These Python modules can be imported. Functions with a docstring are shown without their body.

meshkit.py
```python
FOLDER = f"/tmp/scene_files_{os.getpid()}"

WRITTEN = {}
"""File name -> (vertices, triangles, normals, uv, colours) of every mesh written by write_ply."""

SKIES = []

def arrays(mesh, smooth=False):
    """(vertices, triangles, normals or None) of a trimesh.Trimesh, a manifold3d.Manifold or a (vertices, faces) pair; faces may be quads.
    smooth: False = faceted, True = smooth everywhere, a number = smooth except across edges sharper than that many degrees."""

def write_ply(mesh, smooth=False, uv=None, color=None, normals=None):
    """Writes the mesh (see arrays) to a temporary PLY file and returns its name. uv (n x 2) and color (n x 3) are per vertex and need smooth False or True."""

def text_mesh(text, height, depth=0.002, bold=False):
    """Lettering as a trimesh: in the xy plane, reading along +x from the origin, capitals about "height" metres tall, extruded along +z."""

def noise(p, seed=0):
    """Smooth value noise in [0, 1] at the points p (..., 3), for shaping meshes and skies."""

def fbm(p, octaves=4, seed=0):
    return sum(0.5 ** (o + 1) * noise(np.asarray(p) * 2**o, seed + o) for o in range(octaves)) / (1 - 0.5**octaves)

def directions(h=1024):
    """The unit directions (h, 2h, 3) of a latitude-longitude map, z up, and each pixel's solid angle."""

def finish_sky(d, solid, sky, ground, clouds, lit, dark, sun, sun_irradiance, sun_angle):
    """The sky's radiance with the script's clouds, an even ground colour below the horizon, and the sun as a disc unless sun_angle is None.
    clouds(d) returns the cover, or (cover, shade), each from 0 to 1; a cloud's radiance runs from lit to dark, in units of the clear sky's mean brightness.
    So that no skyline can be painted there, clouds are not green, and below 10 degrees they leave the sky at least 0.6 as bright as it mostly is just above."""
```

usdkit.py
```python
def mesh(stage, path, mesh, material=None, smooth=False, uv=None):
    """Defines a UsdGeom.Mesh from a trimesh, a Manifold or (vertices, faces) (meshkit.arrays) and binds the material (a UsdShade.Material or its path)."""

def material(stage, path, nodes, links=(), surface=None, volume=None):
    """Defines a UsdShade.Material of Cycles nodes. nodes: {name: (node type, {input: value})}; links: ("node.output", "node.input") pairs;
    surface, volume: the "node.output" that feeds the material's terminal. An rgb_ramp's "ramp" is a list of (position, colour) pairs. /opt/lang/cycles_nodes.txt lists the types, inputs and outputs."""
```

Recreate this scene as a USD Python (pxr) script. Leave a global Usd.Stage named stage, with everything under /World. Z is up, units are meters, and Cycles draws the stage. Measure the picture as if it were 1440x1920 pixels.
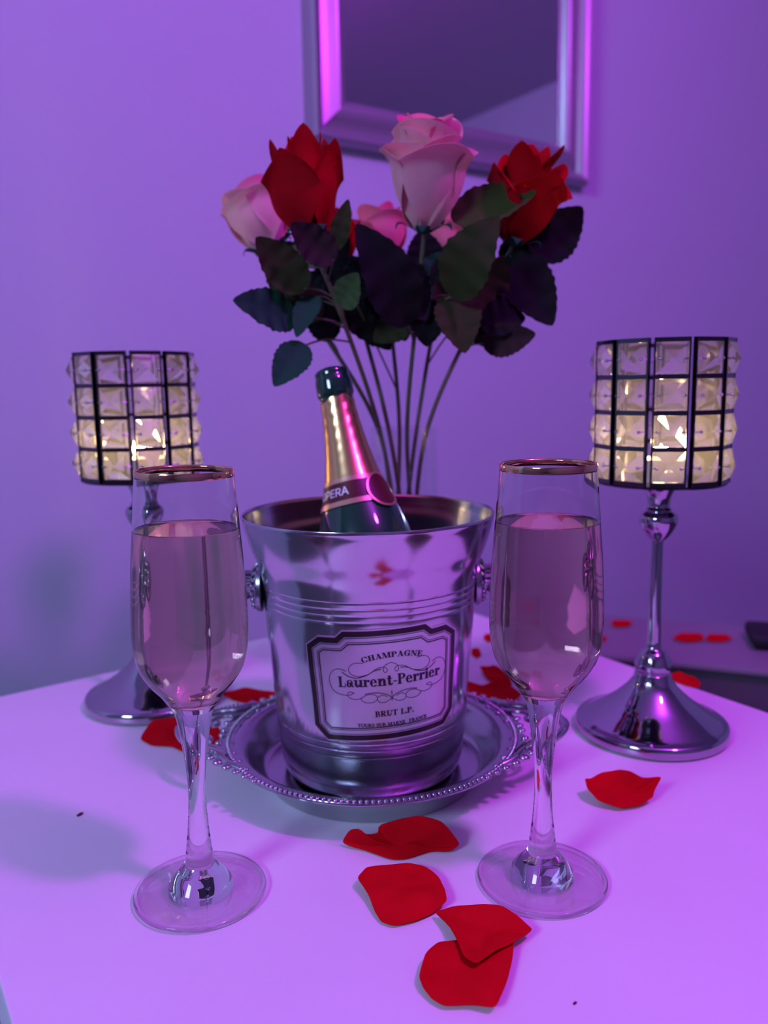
import math, random
import numpy as np, trimesh, usdkit, meshkit
from pxr import Usd, UsdGeom, UsdLux, UsdShade, Gf, Sdf
from shapely.geometry import Polygon, LineString, Point, box as sbox
from shapely.ops import unary_union
from shapely import affinity

stage = Usd.Stage.CreateInMemory()
UsdGeom.SetStageUpAxis(stage, UsdGeom.Tokens.z); UsdGeom.SetStageMetersPerUnit(stage, 1.0)
stage.SetDefaultPrim(UsdGeom.Xform.Define(stage, '/World').GetPrim())
pi = math.pi
ZT = 0.75                                   # height of the table top

# ---------------------------------------------------------------- camera
F_PX, PITCH, ROLL = 1533.99, 0.1531, -0.01533
cam = UsdGeom.Camera.Define(stage, '/World/camera')
c_, s_ = math.cos(ROLL), math.sin(ROLL)
r0, u0 = np.array([1., 0, 0]), np.array([0, math.sin(PITCH), math.cos(PITCH)])
R_, U_ = c_*r0 + s_*u0, -s_*r0 + c_*u0
B_ = np.cross(R_, U_)
eye = (0.0, 0.0, ZT + 0.29453)
M4 = Gf.Matrix4d(*R_, 0, *U_, 0, *B_, 0, *eye, 1)
cam.AddTransformOp().Set(M4)
cam.CreateHorizontalApertureAttr(36.0); cam.CreateVerticalApertureAttr(48.0)
cam.CreateFocalLengthAttr(36.0*F_PX/1440)
cam.CreateClippingRangeAttr(Gf.Vec2f(0.02, 50))
cam.CreateFStopAttr(8.0); cam.CreateFocusDistanceAttr(0.468)
cam.CreateExposureAttr(0.0)

# ---------------------------------------------------------------- lights: a cool panel lamp on the left, a magenta bulb high on the right
def look_at(xf, pos, target):
    z = np.array(pos, float) - np.array(target, float); z /= np.linalg.norm(z)
    x = np.cross([0, 0, 1.], z); x /= np.linalg.norm(x); y = np.cross(z, x)
    xf.AddTransformOp().Set(Gf.Matrix4d(*x, 0, *y, 0, *z, 0, *pos, 1))
blue = UsdLux.RectLight.Define(stage, '/World/cool_lamp')
blue.CreateWidthAttr(0.70); blue.CreateHeightAttr(0.55)
blue.CreateColorAttr(Gf.Vec3f(0.38, 0.48, 0.92)); blue.CreateIntensityAttr(41.0)
look_at(blue, (-1.65, -1.55, ZT + 1.55), (0.0, 0.7, ZT + .1))
mag = UsdLux.SphereLight.Define(stage, '/World/magenta_lamp')
mag.CreateRadiusAttr(0.07); mag.CreateColorAttr(Gf.Vec3f(0.66, 0.05, 1.0)); mag.CreateIntensityAttr(268.0)
mag.AddTranslateOp().Set(Gf.Vec3d(0.68, 0.03, ZT + 1.42))

# ---------------------------------------------------------------- materials
UsdGeom.Scope.Define(stage, '/World/Looks')
def mat(name, nodes, links=(), surface='p.BSDF'):
    return usdkit.material(stage, '/World/Looks/' + name, nodes, links, surface=surface)
def pbr(name, color, rough=.5, metal=0., bump=None, vary=None, **kw):
    n = {'p': ('principled_bsdf', dict(base_color=color, roughness=rough, metallic=metal, **kw))}
    l = []
    if bump or vary:
        n['tc'] = ('texture_coordinate', {})
    if bump:
        n['bn'] = ('noise_texture', dict(scale=bump[0], detail=4.0)); n['bu'] = ('bump', dict(strength=bump[1], distance=bump[2]))
        l += [('tc.object', 'bn.vector'), ('bn.fac', 'bu.height'), ('bu.normal', 'p.normal')]
    if vary:
        n['vn'] = ('noise_texture', dict(scale=vary[0], detail=5.0)); n['vr'] = ('rgb_ramp', {'ramp': [(.3, color), (.7, vary[1])]})
        l += [('tc.object', 'vn.vector'), ('vn.fac', 'vr.fac'), ('vr.color', 'p.base_color')]
    return mat(name, n, l)
def two_sided(name, color, rough, trans, vary=None, sheen=0., spec=.05):
    n = {'p': ('principled_bsdf', dict(base_color=color, roughness=rough, sheen_weight=sheen, specular_ior_level=spec)),
         't': ('translucent_bsdf', dict(color=color)), 'm': ('mix_closure', dict(fac=trans))}
    l = [('p.BSDF', 'm.closure1'), ('t.BSDF', 'm.closure2')]
    if vary:
        n['tc'] = ('texture_coordinate', {}); n['vn'] = ('noise_texture', dict(scale=vary[0], detail=4.0))
        n['vr'] = ('rgb_ramp', {'ramp': [(.3, color), (.7, vary[1])]})
        l += [('tc.object', 'vn.vector'), ('vn.fac', 'vr.fac'), ('vr.color', 'p.base_color'), ('vr.color', 't.color')]
    return mat(name, n, l, 'm.closure')
M = {}
M['wall'] = pbr('wall_paint', (.52, .64, .66), .75, bump=(60, .08, .002))
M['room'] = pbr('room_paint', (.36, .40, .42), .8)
M['ceiling'] = pbr('ceiling_paint', (.5, .56, .58), .8)
M['floor'] = pbr('floor_carpet', (.10, .09, .10), .9, bump=(300, .3, .002))
M['table'] = pbr('white_laminate', (.82, .82, .82), .42, bump=(25, .03, .002), vary=(9, (.79, .79, .79)))
M['bench'] = pbr('side_table_grey', (.26, .25, .27), .5)
M['bench_dark'] = pbr('side_table_body', (.12, .10, .12), .6)
M['alu'] = pbr('brushed_aluminium', (.56, .57, .59), .15, 1., bump=(220, .05, .0004))
M['pewter'] = pbr('cast_pewter', (.36, .38, .40), .24, 1., bump=(240, .15, .0006))
M['silver'] = pbr('tray_silver', (.46, .47, .49), .18, 1., bump=(120, .04, .0005))
M['chrome'] = pbr('chrome', (.44, .44, .47), .055, 1.)
M['black_metal'] = pbr('dark_nickel', (.10, .095, .11), .14, 1.)
M['plate'] = pbr('enamel_plate', (.60, .61, .62), .3, .35)
M['plate_edge'] = pbr('plate_metal', (.75, .75, .78), .2, 1.)
M['ink'] = pbr('black_ink', (.012, .008, .012), .35)
M['band_ink'] = pbr('maroon_black_enamel', (.016, .004, .008), .3)
M['gold'] = pbr('gold_foil', (.80, .50, .20), .24, 1., bump=(160, .12, .0008))
M['gold_rim'] = pbr('gold_rim_paint', (.85, .52, .28), .1, 1.)
M['maroon'] = pbr('maroon_paper', (.075, .003, .008), .4)
M['gold_print'] = pbr('gold_print', (.75, .45, .28), .3, .8)
M['silver_print'] = pbr('silver_print', (.8, .78, .76), .35, .5)
M['frame'] = pbr('mirror_frame_silver', (.37, .37, .40), .34, .5)
M['mirror'] = pbr('mirror_silvering', (.86, .87, .88), .01, 1.)
M['wax'] = pbr('candle_plastic', (.85, .82, .75), .4)
M['black_bag'] = pbr('black_fabric', (.012, .012, .016), .7)
M['speck'] = pbr('dry_brown_speck', (.10, .02, .03), .7)
M['flame'] = mat('flame', {'e': ('emission', dict(color=(1.0, .72, .34), strength=190.0))}, surface='e.emission')
M['glass'] = mat('clear_glass', {'p': ('glass_bsdf', dict(color=(.985, .985, .985), roughness=0.0, IOR=1.47))}, surface='p.BSDF')
M['wine'] = mat('champagne', {'p': ('glass_bsdf', dict(color=(.97, .83, .75), roughness=0.0, IOR=1.345))}, surface='p.BSDF')
M['crystal'] = mat('cut_crystal', {'g': ('glass_bsdf', dict(color=(.98, .96, .95), roughness=.02, IOR=1.5)), 't': ('translucent_bsdf', dict(color=(.86, .82, .80))), 'm': ('mix_closure', dict(fac=.095))},
                   [('g.BSDF', 'm.closure1'), ('t.BSDF', 'm.closure2')], 'm.closure')
M['vase'] = mat('thin_vase_glass', {'g': ('glossy_bsdf', dict(color=(1, 1, 1), roughness=.02)), 't': ('transparent_bsdf', dict(color=(.97, .975, .975))), 'l': ('layer_weight', dict(blend=.5)),
                'w': ('math', dict(math_type='power', value2=3.0)), 'x': ('math', dict(math_type='multiply_add', value2=.7, value3=.035)), 'm': ('mix_closure', {})},
                [('l.facing', 'w.value1'), ('w.value', 'x.value1'), ('x.value', 'm.fac'), ('t.BSDF', 'm.closure1'), ('g.BSDF', 'm.closure2')], 'm.closure')
M['foot_glass'] = mat('thin_foot_glass', {'g': ('glossy_bsdf', dict(color=(1, 1, 1), roughness=.0)), 't': ('transparent_bsdf', dict(color=(.985, .985, .985))), 'c': ('glass_bsdf', dict(color=(.985, .985, .985), roughness=0.0, IOR=1.47)),
                'l': ('layer_weight', dict(blend=.5)), 'w': ('math', dict(math_type='power', value2=2.2)), 'x': ('math', dict(math_type='multiply_add', value2=.45, value3=.52)), 'n': ('mix_closure', dict(fac=.05)), 'm': ('mix_closure', {})},
                [('l.facing', 'w.value1'), ('w.value', 'x.value1'), ('x.value', 'm.fac'), ('t.BSDF', 'n.closure1'), ('g.BSDF', 'n.closure2'), ('n.closure', 'm.closure1'), ('c.BSDF', 'm.closure2')], 'm.closure')
M['green_glass'] = pbr('dark_green_bottle_glass', (.003, .045, .018), .06, 0., coat_weight=.6, coat_roughness=.03)
M['red'] = two_sided('red_petal_cloth', (.60, .002, .008), .75, .2, (70, (.68, .003, .012)), .0, .06)
M['red_rose'] = two_sided('red_rose_cloth', (.40, .002, .008), .75, .2, (60, (.50, .003, .012)), .0, .06)
M['pink_rose'] = two_sided('pink_rose_cloth', (.93, .22, .34), .7, .25, (60, (.95, .34, .42)), .2, .15)
M['pale_rose'] = two_sided('pale_pink_rose_cloth', (.95, .46, .50), .7, .25, (60, (.96, .60, .58)), .2, .15)
LEAFM = [two_sided('leaf_olive', (.055, .095, .022), .75, .12, (50, (.06, .072, .022))), two_sided('leaf_brown_green', (.036, .052, .016), .7, .1, (50, (.045, .045, .018))),
         two_sided('leaf_dark', (.008, .010, .010), .7, .06, (50, (.014, .016, .014))), two_sided('leaf_mauve', (.045, .022, .028), .7, .08, (50, (.03, .026, .018))),
         two_sided('leaf_green', (.016, .085, .042), .6, .12, (50, (.02, .075, .042))), two_sided('leaf_light_green', (.06, .12, .04), .5, .15, (50, (.08, .14, .05)))]
M['stem'] = pbr('rose_stem_plastic', (.085, .10, .04), .5, bump=(200, .2, .001))
M['sepal'] = LEAFM[4]

# ---------------------------------------------------------------- helpers
used = {}
def numbered(path):
    k = used.get(path, 0); used[path] = k + 1
    return path if k == 0 else '%s_%03d' % (path, k)
def where(parent):
    return '/World' if parent is None else str(parent.GetPath())
def obj(name, mesh, m, parent=None, smooth=35, label=None):
    p = usdkit.mesh(stage, numbered(where(parent) + '/' + name), mesh, m, smooth=smooth).GetPrim()
    if label: p.SetCustomDataByKey('label', label)
    return p
def tag(p, label, cat, group=None, kind=None):
    p.SetCustomDataByKey('label', label); p.SetCustomDataByKey('category', cat)
    if group: p.SetCustomDataByKey('group', group)
    if kind: p.SetCustomDataByKey('kind', kind)
    return p
def thing(name, label, cat, loc=(0, 0, 0), rot=(0, 0, 0), group=None):
    x = UsdGeom.Xform.Define(stage, numbered('/World/' + name))
    x.AddTranslateOp().Set(Gf.Vec3d(*loc)); x.AddRotateXYZOp().Set(Gf.Vec3f(*rot))
    return tag(x.GetPrim(), label, cat, group)
def struct(name, mesh, m, parent=None):
    p = obj(name, mesh, m, parent); p.SetCustomDataByKey('kind', 'structure'); return p
def cat_(parts):
    vs, fs, n = [], [], 0
    for m in parts:
        v, f = (np.asarray(m.vertices), np.asarray(m.faces)) if hasattr(m, 'vertices') else (np.asarray(m[0], float), np.asarray(m[1], int))
        if f.shape[1] == 4: f = np.vstack([f[:, [0, 1, 2]], f[:, [0, 2, 3]]])
        vs.append(v); fs.append(f + n); n += len(v)
    return np.vstack(vs), np.vstack(fs)
def moved(m, loc=(0, 0, 0), R=None):
    v, f = (np.asarray(m.vertices), np.asarray(m.faces)) if hasattr(m, 'vertices') else m
    v = np.asarray(v, float)
    if R is not None: v = v @ np.asarray(R).T
    return v + np.asarray(loc), f
def rotz(a): return np.array([[math.cos(a), -math.sin(a), 0], [math.sin(a), math.cos(a), 0], [0, 0, 1]])
def frame_to(d, up=(0, 0, 1)):
    """columns x, y, z with z along d"""
    z = np.asarray(d, float); z = z/np.linalg.norm(z)
    x = np.cross(up, z)
    if np.linalg.norm(x) < 1e-6: x = np.array([1., 0, 0])
    x /= np.linalg.norm(x); return np.stack([x, np.cross(z, x), z], 1)
def fine(prof, step):
    """resample a polyline profile through a smooth curve (Catmull-Rom)"""
    P = np.asarray(prof, float); out = []
    for i in range(len(P) - 1):
        a, b, c, d = P[max(i-1, 0)], P[i], P[i+1], P[min(i+2, len(P)-1)]
        n = max(2, int(np.linalg.norm(c-b)/step))
        for t in np.arange(n)/n:
            out.append(.5*(2*b + (c-a)*t + (2*a-5*b+4*c-d)*t*t + (3*b-a-3*c+d)*t**3))
    out.append(P[-1]); return np.array(out)
def lathe(prof, n=96):
    """open surface of revolution; the profile runs so that normals point to its right"""
    P = np.asarray(prof, float); P[:, 0] = np.maximum(P[:, 0], 0)
    a = np.arange(n)*2*pi/n; V, rows = [], []
    for r, z in P:
        if r < 1e-7: rows.append([len(V)]); V.append((0, 0, z))
        else:
            rows.append(list(range(len(V), len(V)+n))); V += [(r*math.cos(t), r*math.sin(t), z) for t in a]
    Fc = []
    for A, B in zip(rows, rows[1:]):
        for k in range(n):
            k2 = (k+1) % n
            if len(A) == 1 and len(B) == 1: continue
            if len(A) == 1: Fc.append((A[0], B[k2], B[k]))
            elif len(B) == 1: Fc.append((A[k], A[k2], B[0]))
            else: Fc += [(A[k], A[k2], B[k2]), (A[k], B[k2], B[k])]
    return np.array(V), np.array(Fc)
def bx(x0, x1, y0, y1, z0, z1, r=0.0):
    if r <= 0:
        m = trimesh.creation.box((x1-x0, y1-y0, z1-z0)); m.apply_translation(((x0+x1)/2, (y0+y1)/2, (z0+z1)/2)); return m
    return prism([(x0, y0), (x1, y0), (x1, y1), (x0, y1)], z0, z1, r)
def prism(poly, z0, z1, r=0.0):
    """extruded polygon with chamfered top and bottom edges"""
    P = Polygon(poly)
    if r <= 0:
        m = trimesh.creation.extrude_polygon(P, z1-z0, engine='earcut'); m.apply_translation((0, 0, z0)); return m
    import manifold3d as m3
    pts = []
    for d, z in ((r, z0), (r*.3, z0+r*.3), (0, z0+r), (0, z1-r), (r*.3, z1-r*.3), (r, z1)):
        q = P.buffer(-d, join_style=2) if d else P
        pts += [(x, y, z) for x, y in q.exterior.coords[:-1]]
    return m3.Manifold.hull_points(np.array(pts)) if True else None
def tri(m):
    if hasattr(m, 'to_mesh'):
        k = m.to_mesh(); return np.array(k.vert_properties[:, :3]), np.array(k.tri_verts)
    return m
def tube(pts, rad, n=8, closed=False, caps=True):
    P = np.asarray(pts, float); m = len(P); rad = np.broadcast_to(rad, m)
    T = np.gradient(P, axis=0) if not closed else np.roll(P, -1, 0) - np.roll(P, 1, 0)
    T /= np.linalg.norm(T, axis=1, keepdims=True) + 1e-12
    x = np.cross(T[0], (0, 0, 1.)); x = x if np.linalg.norm(x) > 1e-3 else np.cross(T[0], (1., 0, 0)); V = []
    for p, t, r in zip(P, T, rad):
        x = x - t*(x @ t); x /= np.linalg.norm(x); y = np.cross(t, x)
        V += [p + r*(math.cos(a)*x + math.sin(a)*y) for a in np.arange(n)*2*pi/n]
    Fc = []
    for i in range(m if closed else m-1):
        for k in range(n):
            a, b = i*n + k, i*n + (k+1) % n; c, d = ((i+1) % m)*n + (k+1) % n, ((i+1) % m)*n + k
            Fc += [(a, b, c), (a, c, d)]
    if caps and not closed:
        V += [P[0], P[-1]]; e = len(V)
        for k in range(n): Fc += [(e-2, (k+1) % n, k), (e-1, (m-1)*n + k, (m-1)*n + (k+1) % n)]
    return np.array(V), np.array(Fc)
def blob(loc, rx, ry, rz, R=None, sub=2):
    m = trimesh.creation.icosphere(sub); return moved((np.asarray(m.vertices)*(rx, ry, rz), np.asarray(m.faces)), loc, R)
def grid(fn, nu, nv):
    """a sheet: fn(u, v) for u in [-1, 1], v in [0, 1], arrays"""
    u, v = np.meshgrid(np.linspace(-1, 1, nu), np.linspace(0, 1, nv), indexing='ij')
    V = np.asarray(fn(u, v)).reshape(-1, 3); Fc = []
    for i in range(nu-1):
        for j in range(nv-1):
            a = i*nv + j; Fc += [(a, a+nv, a+nv+1), (a, a+nv+1, a+1)]
    return V, np.array(Fc)
def thick(m, t):
    """give a sheet a real thickness (a closed shell)"""
    v, f = m; _, _, n = meshkit.arrays((v, f), True)
    k = len(v); e = np.sort(np.vstack([f[:, [0, 1]], f[:, [1, 2]], f[:, [2, 0]]]), 1)
    d = np.vstack([f[:, [0, 1]], f[:, [1, 2]], f[:, [2, 0]]])
    uq, inv, cnt = np.unique(e, axis=0, return_inverse=True, return_counts=True)
    bd = d[cnt[np.ravel(inv)] == 1]
    side = np.vstack([np.stack([bd[:, 1], bd[:, 0], bd[:, 0]+k], 1), np.stack([bd[:, 1], bd[:, 0]+k, bd[:, 1]+k], 1)])
    return np.vstack([v + n*t/2, v - n*t/2]), np.vstack([f, f[:, ::-1] + k, side])
def extr(shape, d):
    gs = [g for g in getattr(shape, 'geoms', [shape]) if g.geom_type == 'Polygon' and g.area > 1e-9]
    return cat_([trimesh.creation.extrude_polygon(g, d, engine='earcut') for g in gs])

# ---------------------------------------------------------------- the room (its back wall runs at 33.5 degrees to the view)
TH = math.radians(33.5); WO = np.array([0, 1.42]); WD = np.array([math.cos(TH), math.sin(TH)]); WN = np.array([math.sin(TH), -math.cos(TH)])
def room(s0, s1, d0, d1, z0, z1):
    m = trimesh.creation.box((s1-s0, d1-d0, z1-z0)); v = np.asarray(m.vertices) + ((s0+s1)/2, (d0+d1)/2, (z0+z1)/2)
    xy = WO + v[:, :1]*WD + v[:, 1:2]*WN
    return np.column_stack([xy, v[:, 2]]), np.asarray(m.faces)[:, ::-1]
SA, SB, DD, HH = -3.5, 2.3, 3.5, 2.5
struct('floor', room(SA-.1, SB+.1, -.1, DD+.1, -.1, 0), M['floor'])
struct('ceiling', room(SA-.1, SB+.1, -.1, DD+.1, HH, HH+.1), M['ceiling'])
struct('wall_back', room(SA-.1, SB+.1, -.1, 0, 0, HH), M['wall'])
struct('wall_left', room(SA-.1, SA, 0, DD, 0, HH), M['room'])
struct('wall_right', room(SB, SB+.1, 0, DD, 0, HH), M['wall'])
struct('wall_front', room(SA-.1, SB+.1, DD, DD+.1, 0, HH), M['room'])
struct('baseboard_back', room(SA, SB, 0, .015, 0, .1), M['wall'])

# ---------------------------------------------------------------- mirror on the back wall
def mirror():
    s0, s1, z0, z1 = -.137, .471, 1.420, 2.15
    w = thing('wall_mirror', 'silver framed rectangular mirror hanging on the lilac wall behind the roses', 'mirror')
    prof = [(0, 0), (0, .018), (.007, .028), (.016, .024), (.025, .013), (.037, .016), (.049, .024), (.058, .022), (.064, .014), (.069, .008), (.069, 0)]   # (inset, height off the wall)
    corners = [(s0, z0), (s1, z0), (s1, z1), (s0, z1)]; ins = [(1, 1), (-1, 1), (-1, -1), (1, -1)]
    for k in range(4):
        V = []
        for c in (k, (k+1) % 4):
            for i, h in prof:
                s, z = corners[c][0] + ins[c][0]*i, corners[c][1] + ins[c][1]*i
                xy = WO + s*WD + (h+.001)*WN; V.append((xy[0], xy[1], z))
        n = len(prof); Fc = []
        for j in range(n-1): Fc += [(j, j+1, n+j+1), (j, n+j+1, n+j)]
        for j in range(1, n-1): Fc += [(0, j+1, j), (n, n+j, n+j+1)]
        obj('frame_rail', (np.array(V), np.array(Fc)[:, ::-1]), M['frame'], w, smooth=50)
    obj('mirror_glass', room(s0+.066, s1-.066, .002, .0085, z0+.066, z1-.066), M['mirror'], w, smooth=False)
mirror()

# ---------------------------------------------------------------- table, a parallelogram top on four legs
TB = np.array([.0700, 1.1047]); TU = np.array([-.7975, -.6033]); TV = np.array([.555, -.832])
def on_table(a, b): return tuple(TB + a*TU + b*TV)
tb = thing('table', 'white table under the glasses, tray and candle holders', 'table')
TW, TL = .6305, .82
obj('table_top', tri(prism([on_table(0, 0), on_table(TW, 0), on_table(TW, TL), on_table(0, TL)], ZT-.032, ZT, .0025)), M['table'], tb, smooth=30)
for a, b in ((.05, .05), (TW-.05, .05), (TW-.05, TL-.05), (.05, TL-.05)):
    q = [on_table(a+i*.022, b+j*.022) for i, j in ((-1, -1), (1, -1), (1, 1), (-1, 1))]
    obj('leg', tri(prism(q, 0, ZT-.032, .002)), M['table'], tb, smooth=30)
obj('apron', cat_([tri(prism([on_table(a0, b0), on_table(a1, b0), on_table(a1, b1), on_table(a0, b1)], ZT-.11, ZT-.032, .002)) for a0, a1, b0, b1 in
     ((.075, TW-.075, .04, .058), (.075, TW-.075, TL-.058, TL-.04), (.04, .058, .075, TL-.075), (TW-.058, TW-.04, .075, TL-.075))]), M['table'], tb, smooth=30)

# ---------------------------------------------------------------- low side table behind it, strewn with petals
BD = np.array([.930, -.368]); BN = np.array([-.368, -.930]); BO = np.array([.328, 1.381])
def on_bench(a, b): return tuple(BO + a*BD + b*BN)
bn = thing('side_table', 'low side table with dark front behind the right candle holder', 'side table')
obj('side_table_top', tri(prism([on_bench(0, 0), on_bench(.6, 0), on_bench(.6, .212), on_bench(0, .212)], .640, .65, .003)), M['bench'], bn, smooth=30)
obj('cabinet_body', tri(prism([on_bench(.012, .01), on_bench(.588, .01), on_bench(.588, .202), on_bench(.012, .202)], .0, .640, .003)), M['bench_dark'], bn, smooth=30)
xb = on_bench(.335, .085)
tag(obj('dark_bag', tri(prism([on_bench(.27, .05), on_bench(.40, .04), on_bench(.41, .11), on_bench(.28, .13)], .651, .676, .008)), M['black_bag'], smooth=60), 'dark soft bag at the right edge of the low side table', 'bag')

# ---------------------------------------------------------------- champagne flutes
def flute(loc, rot, label):
    g = thing('champagne_flute', label, 'champagne glass', loc, rot, 'champagne flutes on the white table')
    foot = [fine([(.0185, .0012), (.034, .0004), (.0362, .0004)], .0012), fine([(.0362, .0040), (.034, .0044), (.026, .0052), (.0185, .0068)], .0012)]
    edge = fine([(.0362, .0004), (.0377, .0007), (.0384, .0014), (.0386, .0022), (.0383, .0031), (.0376, .0037), (.0362, .0040)], .0004)
    stem = fine([(0, .0016), (.0120, .0013), (.0185, .0012)], .002).tolist() + fine([(.0185, .0068), (.0165, .0098), (.0138, .0138), (.0108, .0172), (.0090, .0196), (.0083, .0212), (.0078, .0258), (.0060, .0425), (.0050, .059), (.0055, .0754), (.0073, .0916), (.0097, .1076), (.0117, .1145)], .002).tolist()
    outer = fine([(.0117, .1145), (.0177, .1234), (.0243, .1315), (.0288, .1391), (.0311, .1480), (.0319, .1560), (.0321, .165), (.0316, .1806), (.0306, .1991), (.0291, .2174), (.0279, .2330), (.0266, .2494)], .0016)
    inner = fine([(.0258, .2494), (.0271, .2330), (.0283, .2174), (.0298, .1991), (.0307, .1806), (.0311, .165), (.0309, .1560), (.0300, .1480), (.0275, .1391), (.0226, .1315), (.0158, .1240), (.0090, .1195), (0, .1180)], .0016)
    rim = [(.0265, .2498), (.0262, .2500), (.0259, .2498)]
    obj('foot', cat_([lathe(f) for f in foot]), M['foot_glass'], g, smooth=True); obj('foot_edge', lathe(edge), M['glass'], g, smooth=True); obj('stem', lathe(stem), M['glass'], g, smooth=40)
    obj('bowl', lathe(np.vstack([outer, rim, inner])), M['glass'], g, smooth=True)
    k = np.arange(13)*2*pi/12
    obj('gold_rim', lathe([(.02665, .2470), (.02685, .2488), (.0269, .2502), (.0265, .2510), (.0257, .2509), (.0253, .2500), (.0255, .2485), (.02665, .2470)]), M['gold_rim'], g, smooth=60, label='gold band around the rim')
    e = .00025
    body = [(r + e, z) for r, z in inner[::-1] if z < .2185]
    body[0] = (0, .1180 - e)
    top = .2188; rt = np.interp(top, [.2174, .2330], [.0283, .0271]) + e
    body += [(rt, top), (rt-.0012, top-.0007), (rt-.003, top-.0010), (0, top-.0010)]
    obj('champagne', lathe(body), M['wine'], g, smooth=40, label='pale sparkling wine filling the bowl')
flute((-.1117, .4440, ZT + .0003), (0, .75, 0), 'gold rimmed glass flute of champagne on the left of the ice bucket')
flute((.0913, .4515, ZT), (0, 0, 0), 'gold rimmed glass flute of champagne on the right of the ice bucket')

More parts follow.
